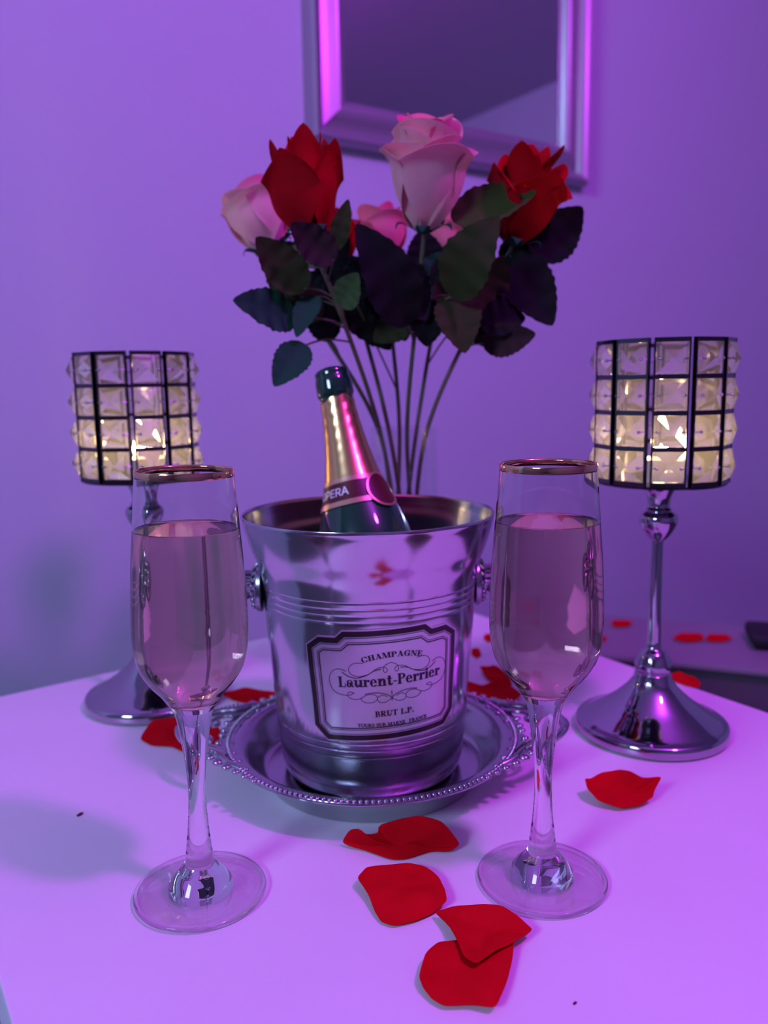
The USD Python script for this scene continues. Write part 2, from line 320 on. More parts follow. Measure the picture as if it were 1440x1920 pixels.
# ---------------------------------------------------------------- tray
BX, BY = -.0118, .5992
def tray():
    t = thing('serving_tray', 'round silver tray with beaded edge and scroll handles under the ice bucket', 'tray', (BX, BY, ZT))
    p = fine([(0, .0035), (.070, .0035), (.0775, .0002), (.0805, .0004), (.083, .0050), (.0865, .0120), (.094, .0205), (.1010, .0262), (.1060, .0272), (.1095, .0276), (.1112, .0288), (.1106, .0306), (.1085, .0302), (.1045, .0300), (.1015, .0296), (.0965, .0262), (.0895, .0170), (.0845, .0090), (.0805, .0070), (.076, .0066), (0, .0066)], .002)
    obj('dish', lathe(p, 128), M['silver'], t, smooth=40)
    n = 170; beads = [blob((.1097*math.cos(a), .1097*math.sin(a), .0312), .0018, .0018, .0018, sub=1) for a in np.arange(n)*2*pi/n]
    b = obj('beaded_edge', cat_(beads), M['silver'], t, smooth=True, label='row of small beads around the rim'); b.SetCustomDataByKey('kind', 'stuff')
    for sgn in (1, -1):
        parts = []
        def P(r, deg, z=.031): return (sgn*r*math.cos(math.radians(deg)), r*math.sin(math.radians(deg)), z)
        for m in (1, -1):      # the two arms of the loop, each ending in a scroll
            arm = fine([P(.1085, m*33, .0300), P(.1150, m*27, .0320), P(.1190, m*20.5, .0330), P(.1300, m*15.5, .034), P(.1400, m*10, .035), P(.1465, m*4, .0355), P(.1475, 0, .0355)], .0012)
            parts.append(tube(arm, np.interp(np.linspace(0, 1, len(arm)), [0, .3, .7, 1], [.0022, .0032, .0030, .0036]), 10))
            inn = fine([P(.1120, m*20, .0310), P(.1170, m*15, .0325), P(.1240, m*12, .0335), P(.1285, m*7.5, .0335), P(.1255, m*4.5, .033), P(.1222, m*6.5, .0325), P(.1235, m*8.6, .0325)], .001)
            parts.append(tube(inn, .0017, 8))
            for r, a, sz in ((.1175, 30, .0034), (.1205, 25, .0040), (.1145, 35, .0030), (.1130, 40, .0026), (.1240, 20.5, .0030), (.1120, 45, .0022), (.1060, 26, .0024), (.1070, 18, .0026), (.1058, 34, .0020), (.1075, 9, .0028), (.1165, 9, .0030), (.1150, 2.2, .0030)):
                x, y, z = P(r, m*a, .0315 if r > .108 else .0302); parts.append(blob((x, y, z), sz, sz*.8, sz*.6))
            for k in range(9):
                x, y, z = P(.1205 + .0020*k, m*(22 - 1.35*k), .0365); parts.append(blob((x, y, z), .0011, .0011, .0011, sub=1))
        web = [P(.1075, 30, .0296), P(.1125, 28), P(.1165, 20), P(.1170, 10), P(.1165, 0), P(.1170, -10), P(.1165, -20), P(.1125, -28), P(.1075, -30)]
        web = Polygon([(x, y) for x, y, _ in web] + [(P(.1065, a)[0], P(.1065, a)[1]) for a in (-15, 0, 15)])
        m_ = trimesh.creation.extrude_polygon(web.buffer(0), .0022, engine='earcut'); m_.apply_translation((0, 0, .0288)); parts.append(m_)
        x, y, z = P(.1480, 0, .0352); parts.append(blob((x, y, z), .0042, .0085, .0038))
        obj('handle', cat_(parts), M['silver'], t, smooth=40)
tray()

# ---------------------------------------------------------------- ice bucket
BKT = [(.0590, .0), (.0640, .0012), (.0672, .0045), (.0688, .0100), (.0697, .018), (.0705, .025), (.0721, .040), (.0735, .060), (.0747, .080), (.0766, .1005), (.0779, .1198), (.0785, .1331), (.0790, .1397), (.0798, .1455), (.0815, .157), (.0836, .1640), (.0862, .1700), (.0893, .1795), (.0918, .1885), (.0926, .1928)]
def bucket_r(z):
    p = np.array(BKT); return np.interp(z, p[:, 1], p[:, 0])
def serif_font():
    T, t = .25, .06; G = {}
    R = lambda a, b, c, d: sbox(min(a, c), min(b, d), max(a, c), max(b, d))
    ell = lambda cx, cy, rx, ry: affinity.scale(Point(cx, cy).buffer(1, 24), rx, ry, origin=(cx, cy))
    ring = lambda cx, cy, rx, ry, T=T, t=t: ell(cx, cy, rx, ry).difference(ell(cx, cy, rx-T, ry-t))
    ln = lambda w, *p: LineString(p).buffer(w/2, cap_style=2, join_style=2)
    sf = lambda x, y, w=.46: R(x-w/2, y, x+w/2, y+(t if y < .5 else -t))
    U = lambda *a: unary_union(list(a))
    st = lambda x, h=1., T=T: U(R(x, 0, x+T, h), sf(x+T/2, 0, T+.2), sf(x+T/2, h, T+.2) if h == 1 else R(x-.1, h-t, x+T, h))
    tn = lambda x, h=1.: U(R(x, 0, x+t, h), sf(x+t/2, 0, .3), sf(x+t/2, h, .3))
    G['C'] = U(ring(.48, .5, .48, .52).difference(R(.62, .24, 1.1, .74)), R(.78, .62, .86, .96), R(.8, .06, .84, .3)), .92
    G['H'] = U(st(.1), st(.62), R(.1, .47, .8, .53)), 1.0
    G['A'] = U(ln(t, (.16, 0), (.46, 1)), ln(T, (.75, 0), (.43, 1)).intersection(R(0, 0, 2, 1)), R(.25, .3, .66, .36), sf(.15, 0, .3), sf(.76, 0, .46)), .98
    G['M'] = U(tn(.1), ln(T*.95, (.2, 1), (.56, 0)).intersection(R(0, 0, 2, 1)), ln(t, (.56, 0), (.9, 1)), st(.86)), 1.22
    G['P'] = U(st(.1), ring(.42, .74, .40, .26).difference(R(-1, 0, .35, 1)), R(.3, .94, .45, 1), R(.3, .48, .45, .54)), .86
    G['N'] = U(tn(.1), ln(T*.9, (.18, 1), (.74, 0)).intersection(R(0, 0, 2, 1)), tn(.76)), .96
    G['G'] = U(G['C'][0].difference(R(.6, 0, 1, .3)), R(.6, .04, .6+T, .42), sf(.72, .42, .44).buffer(.01), ring(.48, .5, .48, .52).intersection(R(.4, -.1, .75, .2))), 1.0
    G['E'] = U(st(.1), R(.2, 0, .74, t), R(.2, 1-t, .72, 1), R(.2, .47, .56, .53), R(.69, 0, .76, .3), R(.67, .72, .74, 1), R(.52, .36, .58, .64)), .86
    G['F'] = U(st(.1), R(.2, 1-t, .74, 1), R(.2, .47, .56, .53), R(.68, .7, .75, 1), R(.52, .36, .58, .64)), .82
    G['B'] = U(st(.1), ring(.40, .75, .36, .25).difference(R(-1, 0, .34, 2)), ring(.42, .26, .40, .28).difference(R(-1, -1, .34, 2)), R(.3, .94, .42, 1), R(.3, .47, .44, .53), R(.3, 0, .44, .05)), .9
    G['R'] = U(G['P'][0], ln(T*.95, (.44, .5), (.78, .02)).intersection(R(0, 0, 2, 1)), R(.68, 0, .98, t)), .98
    G['U'] = U(R(.1, .3, .1+T, 1), sf(.22, 1), R(.74, .3, .74+t, 1), sf(.77, 1, .3), ring(.45, .34, .35, .36, T, .07).difference(R(-1, .34, 2, 2)), R(.74, .28, .8, .4)), .94
    G['T'] = U(R(.36, 0, .36+T, 1), sf(.48, 0), R(.04, 1-t, .92, 1), R(.04, .7, .1, 1), R(.86, .7, .92, 1)), .94
    G['L'] = U(st(.1), R(.2, 0, .72, t), R(.67, 0, .74, .36)), .80
    G['O'] = ring(.5, .5, .48, .52), 1.0
    G['S'] = U(ring(.36, .74, .28, .27, .16).difference(R(.36, .4, 1, .72)), ring(.38, .26, .30, .28, .16).difference(R(-1, .28, .36, 1)), ln(.2, (.2, .62), (.56, .36)), R(.58, .66, .64, .98), R(.08, .02, .14, .34)), .74
    G['.'] = ell(.16, .12, .13, .13), .32
    G['-'] = R(.06, .30, .42, .38), .48
    G[' '] = None, .5
    X = .68
    G['a'] = U(R(.42, .1, .42+T, .46), ring(.38, .44, .29, .25, .1).intersection(R(0, .44, .67, 1)), R(.42, .3, .67, .48), ring(.30, .21, .26, .22, .2, .06), ell(.17, .52, .1, .1), ln(.07, (.56, .08), (.66, .03), (.76, .06))), .78
    G['u'] = U(R(.1, .18, .1+T, X), R(0, X-t, .3, X), R(.58, 0, .58+T, X), R(.48, X-t, .6, X), R(.7, 0, .92, t), ring(.36, .22, .26, .24, .22, .08).intersection(R(0, -.1, .62, .22))), .92
    G['r'] = U(R(.1, 0, .1+T, X), sf(.22, 0), R(0, X-t, .3, X), ln(.08, (.34, .48), (.42, .60), (.52, .64)), ell(.56, .56, .11, .11)), .68
    G['e'] = U(ring(.36, .34, .34, .36, .22, .06).difference(R(.36, .12, 1, .36)), R(.2, .34, .68, .40), ln(.06, (.42, .0), (.58, .04), (.69, .17))), .76
    G['n'] = U(R(.1, 0, .1+T, X), sf(.22, 0), R(0, X-t, .3, X), R(.56, 0, .56+T, .46), sf(.68, 0), ring(.52, .44, .29, .26, .24, .09).intersection(R(.3, .44, 1, 1))), .92
    G['t'] = U(R(.14, .12, .14+T, .92), R(.0, X-t, .56, X), ring(.38, .16, .24, .18, .2, .06).intersection(R(0, -.1, .7, .16)), ln(.06, (.56, .1), (.6, .2))), .62
    G['i'] = U(R(.1, 0, .1+T, X), sf(.22, 0), R(0, X-t, .3, X), ell(.22, .88, .13, .13)), .46
    return G
FONT = serif_font()
def set_text(txt, u0, u1, v, h, arch=0.):
    """letters set from u0 to u1 with their feet on v (arched by `arch` in the middle)"""
    adv = np.array([FONT[c][1] for c in txt]); total = adv.sum(); k = (u1-u0)/total; out = []; x = 0.
    for c, a in zip(txt, adv):
        g = FONT[c][0]
        if g is not None:
            m = (x + a/2)/total; y = v + arch*(1 - (2*m-1)**2); sl = math.degrees(math.atan(-arch*4*(2*m-1)/(u1-u0)))
            g = affinity.scale(g, k, h, origin=(0, 0)); g = affinity.rotate(g, sl, origin=(a*k/2, 0)); out.append(affinity.translate(g, u0 + x*k, y))
        x += a
    return out
def swash(*pts, w=.34, flip=False):
    p = fine(pts, .5)
    if flip: p[:, 0] = 105 - p[:, 0]
    return LineString(p).buffer(w/2)
def ice_bucket():
    b = thing('ice_bucket', 'brushed aluminium ice bucket with a champagne plaque standing on the tray', 'ice bucket', (BX, BY, ZT + .0072))
    out = []
    grooves = (.1465, .1415, .1370, .1325, .0455, .0405, .0350)
    zz = np.unique(np.concatenate([np.linspace(0, .1928, 90), *[(g-.0008, g-.0004, g, g+.0004, g+.0008) for g in grooves]]))
    sp = fine(BKT, .0015)
    for z in zz:
        r = np.interp(z, sp[:, 1], sp[:, 0])
        for g in grooves: r -= (.00024 if g > .1 else .00016)*max(0, 1-abs(z-g)/.0008)
        out.append((r, z))
    out[0] = (.0590, 0)
    lip = [(.0931, .1938), (.0934, .1950), (.0930, .1961), (.0922, .1962), (.0914, .1952)]
    inn = [(r-.0016, z) for r, z in sp[::-1] if z > .004]
    obj('bucket_body', lathe(np.vstack([[(0, .0006), (.056, .0006)], out, lip, inn, [(.060, .0030), (0, .0030)]]), 160), M['alu'], b, smooth=40)
    for sgn in (-1, 1):        # ribbed shell knobs on the two sides
        parts = []
        c = np.array([sgn*.0785, -.006 if sgn < 0 else .004, .1405]); Rk = rotz(pi/2*sgn if sgn > 0 else -pi/2) 
        ax = np.array([sgn, 0, .02]); Rm = frame_to(ax)
        parts.append(moved(lathe(fine([(0, .0), (.0150, .0), (.0162, .0020), (.0158, .0042), (.0130, .0060), (.0085, .0068), (.0070, .0090), (.0085, .0125), (.0105, .0150), (.0095, .0178), (.0050, .0195), (0, .0200)], .001), 40), c, Rm @ np.diag([1, 1.12, 1])))
        for k in range(9):     # ribs fanning over the shell
            a = math.radians(-80 + 20*k)
            q = [c + Rm @ np.array([math.sin(a)*r, math.cos(a)*r*1.12, h]) for r, h in ((.0030, .0190), (.0085, .0172), (.0105, .0145), (.0105, .0075), (.0138, .0066), (.0163, .0035))]
            parts.append(tube(fine(q, .001), .0013, 6))
        for k in range(5):
            a = math.radians(120 + 30*k); parts.append(blob(c + Rm @ np.array([math.sin(a)*.0125, math.cos(a)*.0135, .0062]), .0030, .0030, .0022, Rm))
        obj('handle_knob', cat_(parts), M['pewter'], b, smooth=50, label='cast ribbed shell knob')
    # the plaque, bent round the bucket: u, v in hundredths of its width
    W_, TILT, PH0, ZC = .1090, math.radians(2.2), math.radians(9.3), .0905
    def wrap(m, off):
        v, f = m; tm = trimesh.Trimesh(v, f, process=False)
        v, f = trimesh.remesh.subdivide_to_size(tm.vertices, tm.faces, 4.5, max_iter=12)
        x, y = (v[:, 0]-50)*W_/100, (v[:, 1]-38)*W_/100
        x, y = x*math.cos(TILT) - y*math.sin(TILT), x*math.sin(TILT) + y*math.cos(TILT)
        z = ZC + y; r = bucket_r(z) + off + v[:, 2]*W_/100; ph = PH0 + x/.0752
        return np.stack([r*np.sin(ph), -r*np.cos(ph), z], 1), f
    pl = Polygon([(9, 0), (91, 0), (100, 9), (100, 63), (91, 69.5), (80, 69.5), (75.5, 73.5), (24.5, 73.5), (20, 69.5), (9, 69.5), (0, 63), (0, 9)])
    ins = lambda d: pl.buffer(-d, join_style=2)
    face = obj('label_plaque', wrap(extr(pl, .5), .0002), M['plate'], b, smooth=30, label='pale octagonal metal plaque with a champagne label')
    h0 = .00078
    obj('plaque_border', wrap(extr(ins(.9).difference(ins(4.3)), .16), h0), M['band_ink'], face, smooth=30, label='dark band around the plaque')
    obj('border_line', wrap(extr(unary_union([ins(4.9).difference(ins(5.25)), ins(7.7).difference(ins(8.05)), ins(8.7).difference(ins(9.4))]), .12), h0), M['ink'], face, smooth=30)
    for txt, letters in (('CHAMPAGNE', set_text('CHAMPAGNE', 35.5, 72.5, 52.3, 3.5, 2.6)), ('BRUT L.P.', set_text('BRUT L.P.', 41.5, 66.5, 16.2, 3.7)), ('TOURS-SUR-MARNE FRANCE', set_text('TOURS-SUR-MARNE  FRANCE', 30, 76, 10.0, 2.2, -.4))):
        obj('lettering', wrap(extr(unary_union([g.buffer(.04) for g in letters]), .12), h0), M['ink'], face, smooth=30, label='small black capitals reading ' + txt)
    obj('lettering', wrap(extr(unary_union([g.buffer(.05) for g in set_text('Laurent-Perrier', 20.0, 86.0, 36.6, 6.9)]), .14), h0), M['ink'], face, smooth=30, label='bold black lettering in the middle of the plaque')
    S = []
    for fl in (False, True):
        S += [swash((25.5, 47.2), (20.5, 48.6), (16, 46), (14.3, 40.5), (16.2, 34.6), (20.5, 31.8), (26, 31.2), (29.5, 32.6), flip=fl),
              swash((36, 52.2), (30.5, 52.2), (27.2, 49.0), (28.4, 45.2), (33, 43.6), (39, 45.0), (44, 48.2), (48.5, 48.8), (50.3, 46.8), (48.9, 45.2), (47.9, 46.4), flip=fl),
              swash((23, 46.6), (26, 44.2), (31, 42.6), (37, 43.9), (42.5, 46.9), (46.5, 47.6), w=.5, flip=fl),
              swash((47.8, 46.2), (48.6, 49.6), (52.5, 51.6), flip=fl),
              swash((29.5, 32.6), (26.6, 33.4), (25.0, 31.2), (27.2, 29.0), (32, 28.6), (37.5, 31.2), (42, 30.9), (43.5, 28.2), (40.5, 26.0), (36, 26.2), (33.4, 28.2), (35, 30.2), flip=fl),
              swash((36, 31.6), (40, 32.3), (45, 32.0), (50, 30.2), (52.5, 28.0), w=.45, flip=fl),
              swash((52.5, 28.0), (48.5, 25.6), (44.5, 26.0), (43.6, 28.8), (46.6, 30.4), (49.6, 29.0), flip=fl),
              swash((52.5, 26.0), (52.0, 29.5), (52.5, 33.0), w=.25, flip=fl)]
    obj('scroll_ornament', wrap(extr(unary_union(S), .12), h0), M['ink'], face, smooth=30, label='fine black flourishes around the name')
ice_bucket()

# ---------------------------------------------------------------- bottle leaning in the bucket
def bottle():
    base, lean = np.array([.0140, .5935, ZT + .0245]), np.array([-.195, .275, 1.0])
    lean /= np.linalg.norm(lean); L = .2985
    w = thing('champagne_bottle', 'opened dark green champagne bottle with gold foil leaning in the ice bucket', 'bottle')
    Rm = frame_to(lean)
    spin = 0.
    def put(m): return moved(m, base, Rm)
    def zt(t): return L - t
    # distance from the mouth, radius
    prof = [(0, .0110), (.0015, .0135), (.004, .0140), (.0065, .0140), (.010, .0148), (.0185, .0150), (.0215, .0146), (.0235, .0134), (.03, .0134), (.045, .0146), (.067, .0176), (.090, .0222), (.104, .0262), (.118, .0312), (.135, .0362), (.152, .0392), (.17, .0402), (.20, .0405), (.285, .0402), (.294, .0385), (.2985, .0330)]
    sp = fine(prof, .0015)
    def rad(t): return np.interp(t, sp[:, 0], sp[:, 1])
    outer = [(r, zt(t)) for t, r in sp[::-1]]
    obj('bottle_glass', put(lathe(np.vstack([[(0, .004), (.030, .001)], outer, [(.0098, zt(.0005)), (.0094, zt(.004)), (.0094, zt(.03)), (0, zt(.031))]]), 96)), M['green_glass'], w, smooth=40)
    # ragged-topped gold foil
    n = 120; a = np.arange(n)*2*pi/n; rows = []
    def foil_r(t): return rad(t) + .0005
    top = .0255 + .0012*np.sin(3*a + 1) + .0009*np.sin(7*a) - .0022*np.clip(np.cos(a - 3.6), 0, 1)**6
    V, Fc = [], []
    tt = np.linspace(0, 1, 26)
    for s in tt:
        for k in range(n):
            t = top[k] + (.0925 - top[k])*s; r = foil_r(t) + .00018*math.sin(5*a[k] + 40*s) * (1-s); V.append((r*math.cos(a[k]), r*math.sin(a[k]), zt(t)))
    for i in range(len(tt)-1):
        for k in range(n):
            p, q = i*n + k, i*n + (k+1) % n; Fc += [(p, p+n, q+n), (p, q+n, q)]
    obj('gold_foil', put((np.array(V), np.array(Fc))), M['gold'], w, smooth=True, label='wrinkled gold foil around the neck')
    def band(name, t0, t1, off, m, k=6, label=None):
        t = np.linspace(t1, t0, k); obj(name, put(lathe([(rad(t1), zt(t1))] + [(rad(x) + off, zt(x)) for x in t] + [(rad(t0), zt(t0))])), m, w, smooth=40, label=label)
    band('neck_band', .0945, .1100, .0009, M['maroon'], label='dark red paper band around the neck')
    band('band_edge', .0915, .0950, .0012, M['gold_print']); band('band_edge', .1095, .1135, .0012, M['gold_print'])
    # lettering that follows the band; angle 0 of the bottle frame is local +x
    def azimuth(d):     # the angle round the bottle that faces horizontal direction d
        v = Rm.T @ np.array([*d, 0.]); return math.atan2(v[1], v[0])
    front = azimuth((0, -1))
    def on_neck(m, az, t, off, size=1.):
        """a flat xy mesh laid round the neck, its x axis along the ring, its y axis to the mouth"""
        v, f = m; v = np.asarray(v, float); tm = trimesh.remesh.subdivide_to_size(v, f, .003, max_iter=12); v, f = tm
        tz = t - v[:, 1]; r = rad(tz) + off + v[:, 2]; ph = az + v[:, 0]/rad(t)
        return put((np.stack([r*np.cos(ph), r*np.sin(ph), zt(tz)], 1), f))
    lt = meshkit.text_mesh('OPERA', .0062, .0003, bold=True); v = np.asarray(lt.vertices); wd = v[:, 0].max(); v = v - ((wd), .0031, 0)
    obj('neck_lettering', on_neck((v, np.asarray(lt.faces)), front - .12, .1022, .0011), M['silver_print'], w, smooth=30, label='pale capitals on the red neck band')
    disc = affinity.scale(Point(0, 0).buffer(1, 32), .0128, .0145); az = front + .86
    md = obj('medallion', on_neck(extr(disc, .0004), az, .1055, .0016), M['maroon'], w, smooth=30, label='dark red oval seal on the neck band')
    obj('medallion_rim', on_neck(extr(disc.difference(disc.buffer(-.0016)), .0004), az, .1055, .0020), M['gold_print'], md, smooth=30)
bottle()

# ---------------------------------------------------------------- candle holders with crystal shades
ROWZ = [.2172 + .0271*k for k in range(4)]
def holder(loc, turn, label, first=None):
    h = thing('candle_holder', label, 'candle holder', loc, (0, 0, 0), 'crystal candle holders')
    obj('base', lathe(fine([(0, .0015), (.050, .0012), (.0590, .0006), (.0622, .0018), (.0632, .0045), (.0628, .0085), (.0615, .0108), (.0590, .0118), (.0560, .0128), (.0460, .0190), (.0350, .0265), (.0260, .0345), (.0195, .0415), (.0163, .0470), (.0150, .0512)], .0012), 128), M['chrome'], h, smooth=50)
    obj('stem', lathe(fine([(.0150, .0512), (.0138, .0520), (.0137, .0532), (.0148, .0560), (.0145, .0620), (.0115, .0690), (.0075, .0728), (.0062, .0752), (.0056, .085), (.0050, .12), (.0047, .155), (.0048, .1650)], .0012), 64), M['chrome'], h, smooth=50)
    obj('knop', lathe(fine([(.0048, .1650), (.0080, .1680), (.0130, .1750), (.0155, .1815), (.0150, .1862), (.0118, .1890), (.0098, .1900), (.0104, .1915), (.0090, .1930), (.0088, .1960), (.0104, .2040), (.0150, .2105), (.0190, .2135)], .001), 64), M['chrome'], h, smooth=50)
    obj('shade_plate', lathe([(0, .2130), (.0505, .2130), (.0515, .2138), (.0515, .2146), (.0505, .2152), (0, .2152)], 96), M['black_metal'], h, smooth=30)
    n, Rr = 11, .0500; half = Rr*math.sin(pi/n) - .0011
    for k in range(n):
        a = turn + 2*pi*k/n
        T = lambda m: moved(m, (0, 0, 0), rotz(a + pi/2))      # local -y is outward
        bars = [bx(-half, -half+.0013, -Rr*1.0-.0015, -Rr+.0022, .2150, .3268), bx(half-.0013, half, -Rr-.0015, -Rr+.0022, .2150, .3268)]
        for j in range(5):
            z = (.2150 + .0271*j, .2150 + .0271*j + .0034); bars.append(bx(-half+.0013, half-.0013, -Rr-.0012, -Rr+.0022, *z))
        pins = []
        for z in ROWZ:
            zc = z + .0126
            for sx in (-1, 1): pins.append(blob((sx*(half-.0042), -Rr-.0050, zc), .0013, .0012, .0013, sub=1)); pins.append(tube([(sx*(half-.0004), -Rr-.0022, zc), (sx*(half-.0042), -Rr-.0050, zc)], .0005, 6))
        pn = obj('shade_panel', T(cat_(bars)), M['black_metal'], h, smooth=30)
        obj('pin_wires', T(cat_(pins)), M['chrome'], pn, smooth=40, label='small chrome pins holding the crystals').SetCustomDataByKey('kind', 'stuff')
        for z in ROWZ:
            x0, x1, z0, z1, y0, y1, yp, c = -half+.0016, half-.0016, z+.0016, z+.0250, -Rr+.0020, -Rr-.0018, -Rr-.0074, .0010
            xm, zm = 0, (z0+z1)/2
            V = [(x0+c, y0, z0+c), (x1-c, y0, z0+c), (x1-c, y0, z1-c), (x0+c, y0, z1-c), (x0, y0-.0012, z0), (x1, y0-.0012, z0), (x1, y0-.0012, z1), (x0, y0-.0012, z1),
                 (x0, y1, z0), (x1, y1, z0), (x1, y1, z1), (x0, y1, z1), (xm-.0008, yp, zm-.0008), (xm+.0008, yp, zm-.0008), (xm+.0008, yp, zm+.0008), (xm-.0008, yp, zm+.0008)]
            Q = [(3, 2, 1, 0)]
            for r in (0, 4, 8):
                for i in range(4): Q.append((r+i, r+(i+1) % 4, r+4+(i+1) % 4, r+4+i))
            Q.append((12, 13, 14, 15)); Q = np.array(Q)
            obj('crystal', T((np.array(V), np.vstack([Q[:, [0, 1, 2]], Q[:, [0, 2, 3]]]))), M['crystal'], pn, smooth=False)
    return h
CR, CL = (.2252, .6627, ZT), (-.2228, .7476, ZT)
face = lambda c: math.atan2(-c[1], -c[0])
holder(CR, face(CR) + math.radians(5.5 + 1), 'chrome candle holder with crystal shade on the right, whole in view')
holder(CL, face(CL) + math.radians(11), 'chrome candle holder with crystal shade on the left, partly behind a flute')
def tealight(c, label):
    t = thing('tealight', label, 'tealight', (c[0], c[1], c[2] + .2153), (0, 0, 0), 'tealights inside the crystal shades')
    obj('tealight_cup', lathe(fine([(0, 0), (.0180, 0), (.0188, .001), (.0190, .016), (.0184, .0172), (.0160, .0166), (.006, .0160), (.0035, .0178), (0, .018)], .0015), 48), M['wax'], t, smooth=40)
    obj('flame', lathe(fine([(0, .0172), (.0030, .0182), (.0050, .0225), (.0052, .0270), (.0038, .0335), (.0016, .0400), (0, .0430)], .0012), 24), M['flame'], t, smooth=True, label='glowing warm flame bulb')
tealight(CR, 'glowing tealight inside the right crystal shade'); tealight(CL, 'glowing tealight inside the left crystal shade')

# ---------------------------------------------------------------- vase and roses
VX, VY = .0185, .742
vs = thing('glass_vase', 'clear cylindrical glass vase holding the roses behind the bucket', 'vase', (VX, VY, ZT))
obj('vase_wall', lathe([(.0305, .0105), (.0308, .02), (.0308, .2560), (.0300, .2575), (.0290, .2570), (.0286, .2555), (.0286, .0120), (.0270, .0105)]), M['vase'], vs, smooth=40)
obj('vase_base', lathe(fine([(0, .0012), (.024, .0008), (.0295, .0006), (.0308, .0020), (.0308, .0085), (.0300, .0100), (.027, .0104), (0, .0104)], .002)), M['glass'], vs, smooth=40)
solid = {}      # sample points of each rose, so that leaves are placed clear of the other roses
def bloom(par, C, axis, h, r, n, m, seed, open_=.5, pointed=0., inner=None):
    rng = random.Random(seed); Rm = frame_to(axis)
    for k in range(n):
        q = k/(n-1); th = k*2.39996 + rng.uniform(-.2, .2) + seed
        rho = .22 + .78*q**.8; hh = h*(.93 + .16*math.sin(pi*min(1, q*1.3)) - .22*q*open_ + rng.uniform(-.03, .03)); wmax = 1.65 - .55*q + rng.uniform(-.1, .1)
        curl = (.10 + .36*open_*q)*r; tw = rng.uniform(-.12, .12); wob = rng.uniform(0, 6)
        def fn(u, v):
            wv = wmax*np.clip(np.sin(np.clip(.20 + .95*v, 0, 1.15)*pi/2)**.8, .2, 1)
            tip = 1 - pointed*.42*np.clip(v-.62, 0, 1)/.38
            phi = th + u*wv*tip + tw*v
            rr = r*rho*np.sin(np.clip(.12 + v*1.15, 0, 1)*pi/2)**.75*(1 - .10*v*(1-q))
            edge = np.clip((v-.70)/.30, 0, 1)**2
            rr = rr + curl*edge*(1 + .35*np.sin(2.3*u + wob)) + .13*r*np.abs(u)**3*q**.7
            z = hh*v - .36*curl*edge - hh*.13*u*u*v*(1 + pointed*1.6) + pointed*hh*.10*np.clip(1-2.2*np.abs(u), 0, 1)*v**3 + .02*h*np.sin(3*u + wob)*v
            X = np.stack([rr*np.cos(phi), rr*np.sin(phi), z], -1)
            return X @ Rm.T + C
        solid.setdefault(str(par.GetName()), []).append(grid(fn, 25, 19)[0])
        obj('petal', thick(grid(fn, 15, 13), .0005), (inner if inner and q < .45 else m), par, smooth=True)
def leaf_mesh(tip, base, hw, fold=.25, seed=0, nu=9, nv=41):
    tip, base = np.array(tip), np.array(base); d = tip - base; L = np.linalg.norm(d); d /= L
    rng = random.Random(seed)
    nrm = np.array([rng.uniform(-.35, .35), -1., rng.uniform(-.1, .5)]); nrm -= d*(nrm @ d); nrm /= np.linalg.norm(nrm); side = np.cross(d, nrm)
    bend = rng.uniform(-.12, .16)*L
    def fn(u, v):
        w = hw*np.sin(pi*np.clip(v, 0, 1)**.80)**.72*(1-.15*v) + .0004
        ser = 1 + .035*np.sin(v*60)*(np.abs(u) > .9)
        s = u*w*ser; lift = fold*np.abs(u)*w + .06*w*np.sin(v*26)*np.abs(u)
        return base + d*(v*L)[..., None] + side*s[..., None] + nrm*(lift + bend*np.sin(pi*v))[..., None]
    return grid(fn, nu, nv)
ROSES = {  # bloom base, bloom top, radius, petals, material, inner material, openness, pointed, label
 'A': ((.0365, .700, 1.1720), (.0385, .674, 1.2500), .0290, 19, 'pale_rose', 'pink_rose', .60, .0, 'pink rose in full view at the centre of the bouquet, tallest'),
 'B': ((-.0545, .680, 1.1640), (-.0590, .680, 1.2360), .0265, 10, 'red_rose', None, .42, .75, 'red rose on the left of the bouquet with pointed petals'),
 'C': ((.1130, .720, 1.1640), (.1300, .700, 1.2320), .0270, 11, 'red_rose', None, .70, .5, 'red rose on the right of the bouquet in front of the mirror corner'),
 'D': ((-.1020, .780, 1.1700), (-.1190, .780, 1.2260), .0290, 13, 'pale_rose', 'pink_rose', .40, .0, 'pink rose at far left, partly behind the left red rose'),
 'E': ((.0050, .815, 1.1650), (-.0020, .815, 1.2120), .0240, 11, 'pink_rose', None, .40, .2, 'pink rose low behind the central pink rose, showing left of its stem'),
 'F': ((.0630, .815, 1.1600), (.0680, .815, 1.2050), .0200, 11, 'pink_rose', None, .40, .2, 'pink rose low behind the central pink rose, showing right of its stem'),
 'G': ((-.0340, .785, 1.1580), (-.0345, .785, 1.2020), .0140, 9, 'red_rose', None, .35, .5, 'red rosebud half hidden in the leaves behind the left red rose')}
